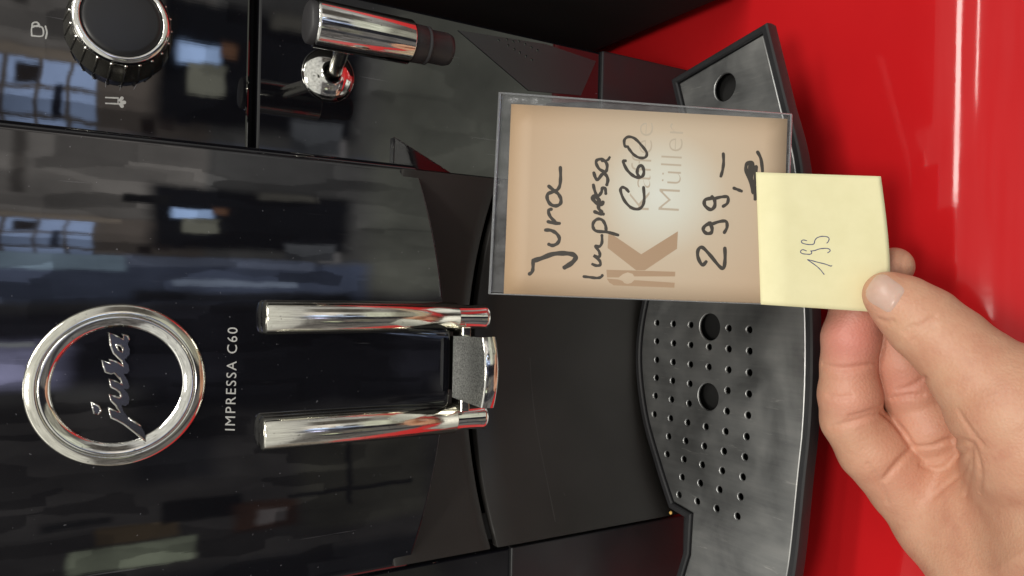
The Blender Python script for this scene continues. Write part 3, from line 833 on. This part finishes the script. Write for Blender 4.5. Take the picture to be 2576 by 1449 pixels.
write('handwriting', ZD, KD, [
 (42, [(742, 1080), (700, 1035), (650, 1022), (630, 1070), (680, 1200), (770, 1300), (870, 1330), (940, 1285), (965, 1180), (955, 1020)]),
 (44, [(700, 645), (668, 660), (720, 770), (800, 850), (870, 880), (940, 862), (960, 790), (930, 712), (880, 740), (865, 810), (885, 860)]),
 (40, [(728, 445), (690, 432), (685, 350), (740, 306), (830, 330), (930, 430), (1000, 530), (980, 595), (900, 602), (820, 560), (760, 490), (730, 445)])])
write('handwriting', ZC, KC, [
 (36, [(285, 1245), (245, 1278), (202, 1200), (203, 1125), (245, 1097), (320, 1170), (420, 1290), (465, 1308), (480, 1220), (478, 1105)]),
 (36, [(330, 845), (275, 875), (255, 915), (290, 953), (338, 945), (345, 895), (315, 845)]), (33, [(335, 862), (420, 832), (490, 830), (500, 890), (472, 945)]),
 (36, [(350, 590), (275, 608), (272, 665), (330, 708), (372, 675), (372, 610), (345, 575)]), (32, [(380, 592), (450, 577), (508, 580), (505, 640), (460, 675)]),
 (31, [(462, 132), (465, 220), (455, 300), (437, 365)]), (32, [(570, 487), (610, 502), (650, 518)])])
write('handwriting', ZC, KC, [
 (34, [(815, 115), (850, 190), (866, 312)]), (36, [(790, 600), (788, 470), (768, 535), (750, 440), (700, 320), (700, 245), (742, 220), (768, 255), (752, 380), (778, 480), (800, 265)]), (34, [(740, 240), (730, 330), (770, 450)])])

# ================================================================== YELLOW NOTE
nt_o = thing('sticky_note', 'pale yellow sticky note with 199 in blue pen, stuck over the card corner', 'sticky note', on_card(2050, 600))
nA = np.array([(1901.5, 433), (2216, 443.5)]); nB = np.array([(1913.5, 766), (2179, 784)])
# right edge bulges: (2216,443)-(2229,560)-(2240,670)-(2240,700)-(2222,786)
def note_px(u, w):
    lft = np.array([1901.5+12*w, 433+333*w])
    rgt = np.array([2216+24*math.sin(min(w*1.25, 1)*math.pi/2)**1.0, 443.5+344*w])
    p = lft*(1-u)+rgt*u
    p[1] += 6*math.sin(u*math.pi)*(w-.5)*.0
    return p
def note_l(u, w): return .45+3.0*math.sin(min(u*4.5, 1)*math.pi/2)+1.5*u*u+1.8*u*u*(1-w)
def on_note_uv(u, w, lift=0):
    p = note_px(u, w); return atT(p[0], p[1], cardT(1905)-note_l(u, w)-lift)
rows = [[on_note_uv(i/30, j/30) for j in range(31)] for i in range(31)]
g = G(); g.grid(rows, False, True)
sh = g.make('note_sheet', M['note'], nt_o)
sd = sh.modifiers.new('paper_thickness', 'SOLIDIFY'); sd.thickness = .00015; sd.offset = 1
def on_note(px, py, lift=0):
    w = (py-435)/337; 
    for _ in range(4):
        l_ = note_px(0, w); r_ = note_px(1, w); u = (px-l_[0])/(r_[0]-l_[0]); q = note_px(u, w); w += (py-q[1])/338
    return atT(px, py, cardT(1905)-note_l(u, w)-lift)
ZN = lambda x, y: ((3100+x*.15186)/1.5528, (880+y*.15186)/1.5528)
g = G()
for pts in ([(355, 885), (440, 900), (600, 945), (820, 1000), (950, 1048), (985, 1040)], [(360, 885), (430, 935), (590, 1050), (700, 1155), (785, 1265)],
            [(330, 658), (245, 628), (195, 645), (178, 690), (230, 730), (330, 742), (425, 745), (465, 710), (455, 665), (435, 662), (540, 650), (680, 605), (860, 595), (940, 635), (920, 680), (875, 708)],
            [(335, 395), (250, 378), (205, 405), (215, 450), (330, 488), (470, 495), (530, 465), (545, 395), (600, 325), (730, 285), (870, 300), (912, 350), (890, 420), (855, 458)]):
    stroke(g, [ZN(*p) for p in pts], 2.1, lambda x, y, l: on_note(x, y, l+.02), 6)
g.make('handwriting', M['pen'], nt_o, smooth_=False)

# ================================================================== HAND
def zf(x): return 1.055-.10*min(max((x-700)/600, 0), 1)
def hz(x, y, t): return atT(1932+x*.6, 579.6+y*.6, t*zf(x))
def smin(a, b, k):
    h = np.clip(.5+.5*(b-a)/k, 0, 1); return b*(1-h)+a*h-k*h*(1-h)
def cone(P, a, ra, b, rb):
    ba = b-a; pa = P-a; h = np.clip((pa@ba)/(ba@ba), 0, 1)
    return np.linalg.norm(pa-h[..., None]*ba, axis=-1)-(ra+(rb-ra)*h)
def chain(P, lst, k=2.0):
    d = None
    for (x0, y0, t0, r0), (x1, y1, t1, r1) in zip(lst[:-1], lst[1:]):
        c_ = cone(P, hz(x0, y0, t0), r0*zf(x0), hz(x1, y1, t1), r1*zf(x1)); d = c_ if d is None else smin(d, c_, k)
    return d
THUMB = [(498, 268, 276.5, 8.4), (560, 312, 275.5, 10.9), (650, 385, 272, 13.0), (765, 482, 270, 13.8), (890, 610, 270, 16.5), (1030, 735, 272, 23)]
INDEX = [(528, 152, 297, 7.6), (440, 225, 298, 8.8), (372, 330, 299, 9.9), (346, 450, 299.5, 11.0), (336, 572, 301.5, 10.6), (342, 690, 302.5, 12.1), (350, 795, 305, 12.0), (440, 915, 305.5, 14.2), (600, 1070, 309, 16.5)]
MIDDLE = [(545, 430, 300, 10), (566, 545, 300.5, 12.2), (600, 655, 301.5, 12.7), (630, 730, 302.5, 12.4), (674, 812, 301, 14.6), (705, 885, 303.5, 13.6), (775, 960, 306, 15)]
RING = [(690, 590, 305, 9), (745, 700, 306, 11), (795, 800, 308, 10.5), (850, 950, 312, 13)]
BULGE = [(690, 965, 300.5, 8.5), (800, 950, 298.5, 8.0)]
PINKY = [(760, 640, 318, 7), (830, 760, 320, 8), (900, 900, 320, 11)]
def hand_sdf(P):
    thumb = chain(P, THUMB, 3.0)
    idx = chain(P, INDEX, 1.5); mid = chain(P, MIDDLE, 1.5); rng = chain(P, RING, 1.5); pk = chain(P, PINKY, 2)
    palm = chain(P, [(600, 1070, 309, 16.5), (760, 1215, 308, 21), (980, 1400, 304, 27), (1250, 1560, 300, 32)], 5)
    palm = smin(palm, chain(P, [(740, 1000, 307, 14), (900, 1150, 303, 22), (1200, 1350, 298, 34)], 5), 6)
    palm = smin(palm, chain(P, [(960, 880, 296, 13), (1100, 1000, 290, 24), (1300, 1200, 288, 36)], 5), 7)
    palm = smin(palm, chain(P, [(1030, 735, 272, 23), (1150, 900, 276, 26), (1400, 1100, 284, 38)], 5), 8)
    palm = smin(palm, chain(P, BULGE, 2), 2.5)
    fingers = smin(smin(idx, mid, .7), rng, .7); fingers = smin(fingers, pk, .7)
    d = smin(fingers, palm, 3.0)
    return smin(d, thumb, 1.6)
def march(px_, py_, fn, t0=225., t1=360.):
    d = ray(px_, py_); t_ = t0
    for _ in range(90):
        v_ = float(fn((d*t_)[None, :])[0])
        if v_ < .02: return t_
        t_ += max(v_*.7, .05)
        if t_ > t1: return None
    return t_
CREASES = [
 (.85, [(228, 562), (300, 580), (370, 575), (455, 556)]),
 (.85, [(262, 826), (340, 806), (410, 786), (482, 762)]), (.5, [(340, 782), (415, 762), (476, 742)]),
 (.75, [(516, 706), (580, 694), (650, 690)]), (.6, [(545, 668), (600, 655), (660, 615)]),
 (1.1, [(612, 905), (570, 950), (525, 1000), (486, 1046)]),
 (1.2, [(478, 765), (520, 800), (570, 850), (608, 910)]),
 (1.0, [(606, 908), (690, 905), (745, 885), (800, 878), (845, 890)]),
 (.8, [(640, 985), (700, 1003), (745, 993), (790, 945), (840, 915)]),
 (.3, [(850, 900), (830, 990), (770, 1050), (690, 1120)]), (.28, [(855, 900), (850, 1010), (825, 1110)]), (.2, [(862, 890), (892, 1000), (885, 1100)]),
 (.4, [(590, 440), (640, 400), (700, 360)]), (.3, [(612, 462), (665, 418), (700, 400)]), (.3, [(570, 425), (610, 395)]), (.4, [(462, 372), (490, 384), (525, 380)]),
 (.3, [(250, 690), (300, 700), (350, 695)]), (.25, [(420, 980), (470, 1060), (500, 1140)]),
 (.4, [(800, 760), (850, 840), (900, 900)])]
h_ = 0.56
cl_ = [hz(x, y, t_) for L_ in (THUMB, INDEX, MIDDLE, RING) for x, y, t_, r_ in L_]+[hz(600, 1340, 305), hz(1250, 1560, 300), hz(1250, 700, 275)]
lo = np.min(cl_, axis=0)-20; hi_ = np.max(cl_, axis=0)+24
nx_, ny_, nz_ = [int(v_) for v_ in np.ceil((hi_-lo)/h_)]
D = np.empty((nx_, ny_, nz_), np.float32)
crs = []
for rad, pts in CREASES:
    q = [atT(1932+p[0]*.6, 579.6+p[1]*.6, tt) for p in catmull(pts, 3) for tt in [march(1932+p[0]*.6, 579.6+p[1]*.6, hand_sdf)] if tt]
    if len(q) > 1: crs.append((rad, q))
ys_ = lo[1]+h_*np.arange(ny_); zs_ = lo[2]+h_*np.arange(nz_)
YY, ZZ = np.meshgrid(ys_, zs_, indexing='ij')
for i in range(nx_):
    P = np.stack([np.full_like(YY, lo[0]+h_*i), YY, ZZ], -1)
    D[i] = hand_sdf(P)
# carve the creases locally
for rad, q in crs:
    q = np.array(q); a = np.clip(((q.min(0)-5-lo)/h_).astype(int), 0, None); e_ = ((q.max(0)+5-lo)/h_).astype(int)+1
    sl = tuple(slice(a[k], min(e_[k], D.shape[k])) for k in range(3))
    I = np.stack(np.meshgrid(*[lo[k]+h_*np.arange(sl[k].start, sl[k].stop) for k in range(3)], indexing='ij'), -1)
    dc = None
    for k in range(len(q)-1):
        w_ = math.sin(math.pi*(k+.7)/(len(q)))
        c_ = cone(I, q[k], rad*w_, q[k+1], rad*w_); dc = c_ if dc is None else np.minimum(dc, c_)
    D[sl] = -smin(-D[sl], dc, 1.9)
# surface nets
def surface_nets(D, lo, h):
    s = D < 0
    c8 = [(i, j, k) for i in (0, 1) for j in (0, 1) for k in (0, 1)]
    X, Y, Z = D.shape
    cnt = sum(s[i:X-1+i, j:Y-1+j, k:Z-1+k].astype(np.int8) for i, j, k in c8)
    act = (cnt > 0) & (cnt < 8); idx = np.argwhere(act); n = len(idx)
    ids = -np.ones(act.shape, np.int64); ids[tuple(idx.T)] = np.arange(n)
    acc = np.zeros((n, 3)); wt = np.zeros(n)
    for a in c8:
        for ax in range(3):
            if a[ax]: continue
            b_ = list(a); b_[ax] = 1
            da = D[idx[:, 0]+a[0], idx[:, 1]+a[1], idx[:, 2]+a[2]].astype(float); db = D[idx[:, 0]+b_[0], idx[:, 1]+b_[1], idx[:, 2]+b_[2]].astype(float)
            m_ = (da < 0) != (db < 0); tt = np.where(m_, da/np.where(m_, da-db, 1), 0)
            p = np.array(a, float)[None, :].repeat(n, 0); p[:, ax] += tt
            acc[m_] += p[m_]; wt[m_] += 1
    V = (idx+acc/wt[:, None])*h+lo
    F = []
    for ax in range(3):
        b1, b2 = (ax+1) % 3, (ax+2) % 3
        sl0 = [slice(1, -1)]*3; sl0[ax] = slice(0, D.shape[ax]-1); sl1 = list(sl0); sl1[ax] = slice(1, D.shape[ax])
        A = s[tuple(sl0)]; B = s[tuple(sl1)]
        e = np.argwhere(A != B); fl = A[tuple(e.T)]
        off = np.array([1, 1, 1]); off[ax] = 0; e = e+off
        o = []
        for d1, d2 in ((1, 1), (0, 1), (0, 0), (1, 0)):
            q = e.copy(); q[:, b1] -= d1; q[:, b2] -= d2; o.append(ids[tuple(q.T)])
        Q = np.stack(o, 1); Q[~fl] = Q[~fl][:, ::-1]; F.append(Q[(Q >= 0).all(1)])
    return V, np.concatenate(F)
V_, F_ = surface_nets(D, lo, h_)
hand = thing('hand', 'bare left hand pinching the yellow note between thumb and forefinger', 'hand', hz(1000, 1100, 300))
skin = mesh('skin', [tuple(p) for p in V_], [tuple(int(i) for i in q) for q in F_], M['skin'], hand)
skin.name = 'hand_skin'
sm = skin.modifiers.new('soften', 'SMOOTH'); sm.factor = .5; sm.iterations = 2
# redder fingertips and joints
t, b, colr = M['skin_tree']
def blush(prev, cenp, r0, r1, col, amt):
    tcn = t.nodes.new('ShaderNodeTexCoord'); vs = t.nodes.new('ShaderNodeVectorMath'); vs.operation = 'DISTANCE'
    t.links.new(tcn.outputs['Object'], vs.inputs[0]); vs.inputs[1].default_value = W(cenp, ORIG[hand.name])
    mr = t.nodes.new('ShaderNodeMapRange'); mr.interpolation_type = 'SMOOTHSTEP'
    t.links.new(vs.outputs['Value'], mr.inputs[0]); mr.inputs[1].default_value = r0/1000; mr.inputs[2].default_value = r1/1000
    mr.inputs[3].default_value = amt; mr.inputs[4].default_value = 0
    mx = t.nodes.new('ShaderNodeMix'); mx.data_type = 'RGBA'; t.links.new(mr.outputs[0], mx.inputs[0]); t.links.new(prev, mx.inputs[6]); mx.inputs[7].default_value = (*col, 1)
    return mx.outputs[2]
cc_ = colr
for (x, y, t_), r1, col, am in (((350, 450, 292), 24, (.60, .21, .17), .85), ((560, 620, 296), 20, (.58, .23, .17), .7), ((350, 720, 294), 18, (.63, .27, .20), .6), ((620, 820, 293), 16, (.66, .32, .23), .4), ((440, 330, 270), 12, (.64, .33, .24), .4), ((560, 1000, 295), 24, (.64, .29, .20), .55)):
    cc_ = blush(cc_, hz(x, y, t_), 2, r1, col, am)
t.links.new(cc_, b.inputs['Base Color'])
# thumbnail: follows the thumb's surface, its edges sunk into the skin
def thumb_only(P): return chain(P, THUMB, 3.0)
ax0 = np.array([452., 236.]); ax1 = np.array([550., 303.])
na = (ax1-ax0)/np.linalg.norm(ax1-ax0); nb = np.array([-na[1], na[0]])
rows = []
for i in range(15):
    s_ = i/14; base = ax0+na*(-34+152*s_)
    hw_ = 80*min(1, math.sqrt(max(0, 1-(1-min(s_*2.6, 1))**2))+.02)*(1-.10*s_)
    if s_ > .8: hw_ *= math.cos((s_-.8)/.2*.75)
    row = []
    for j in range(13):
        v_ = -1+j/6
        bow = 10*(1-v_*v_)*(-1 if s_ < .5 else 1)*abs(s_-.5)*1.0
        q = base+nb*v_*hw_+na*bow
        px_, py_ = 1932+q[0]*.6, 579.6+q[1]*.6
        tt = march(px_, py_, thumb_only) or 276
        ed = max(abs(v_)**4, (1-s_*6) if s_ < .16 else 0, ((s_-.86)/.14) if s_ > .86 else 0)
        row.append(atT(px_, py_, tt-.55+.95*min(ed, 1)))
    rows.append(row)
g = G(); g.grid(rows, False, False)
nl = g.make('thumbnail', M['nail'], hand)
sd = nl.modifiers.new('nail_thickness', 'SOLIDIFY'); sd.thickness = .0004; sd.offset = -1
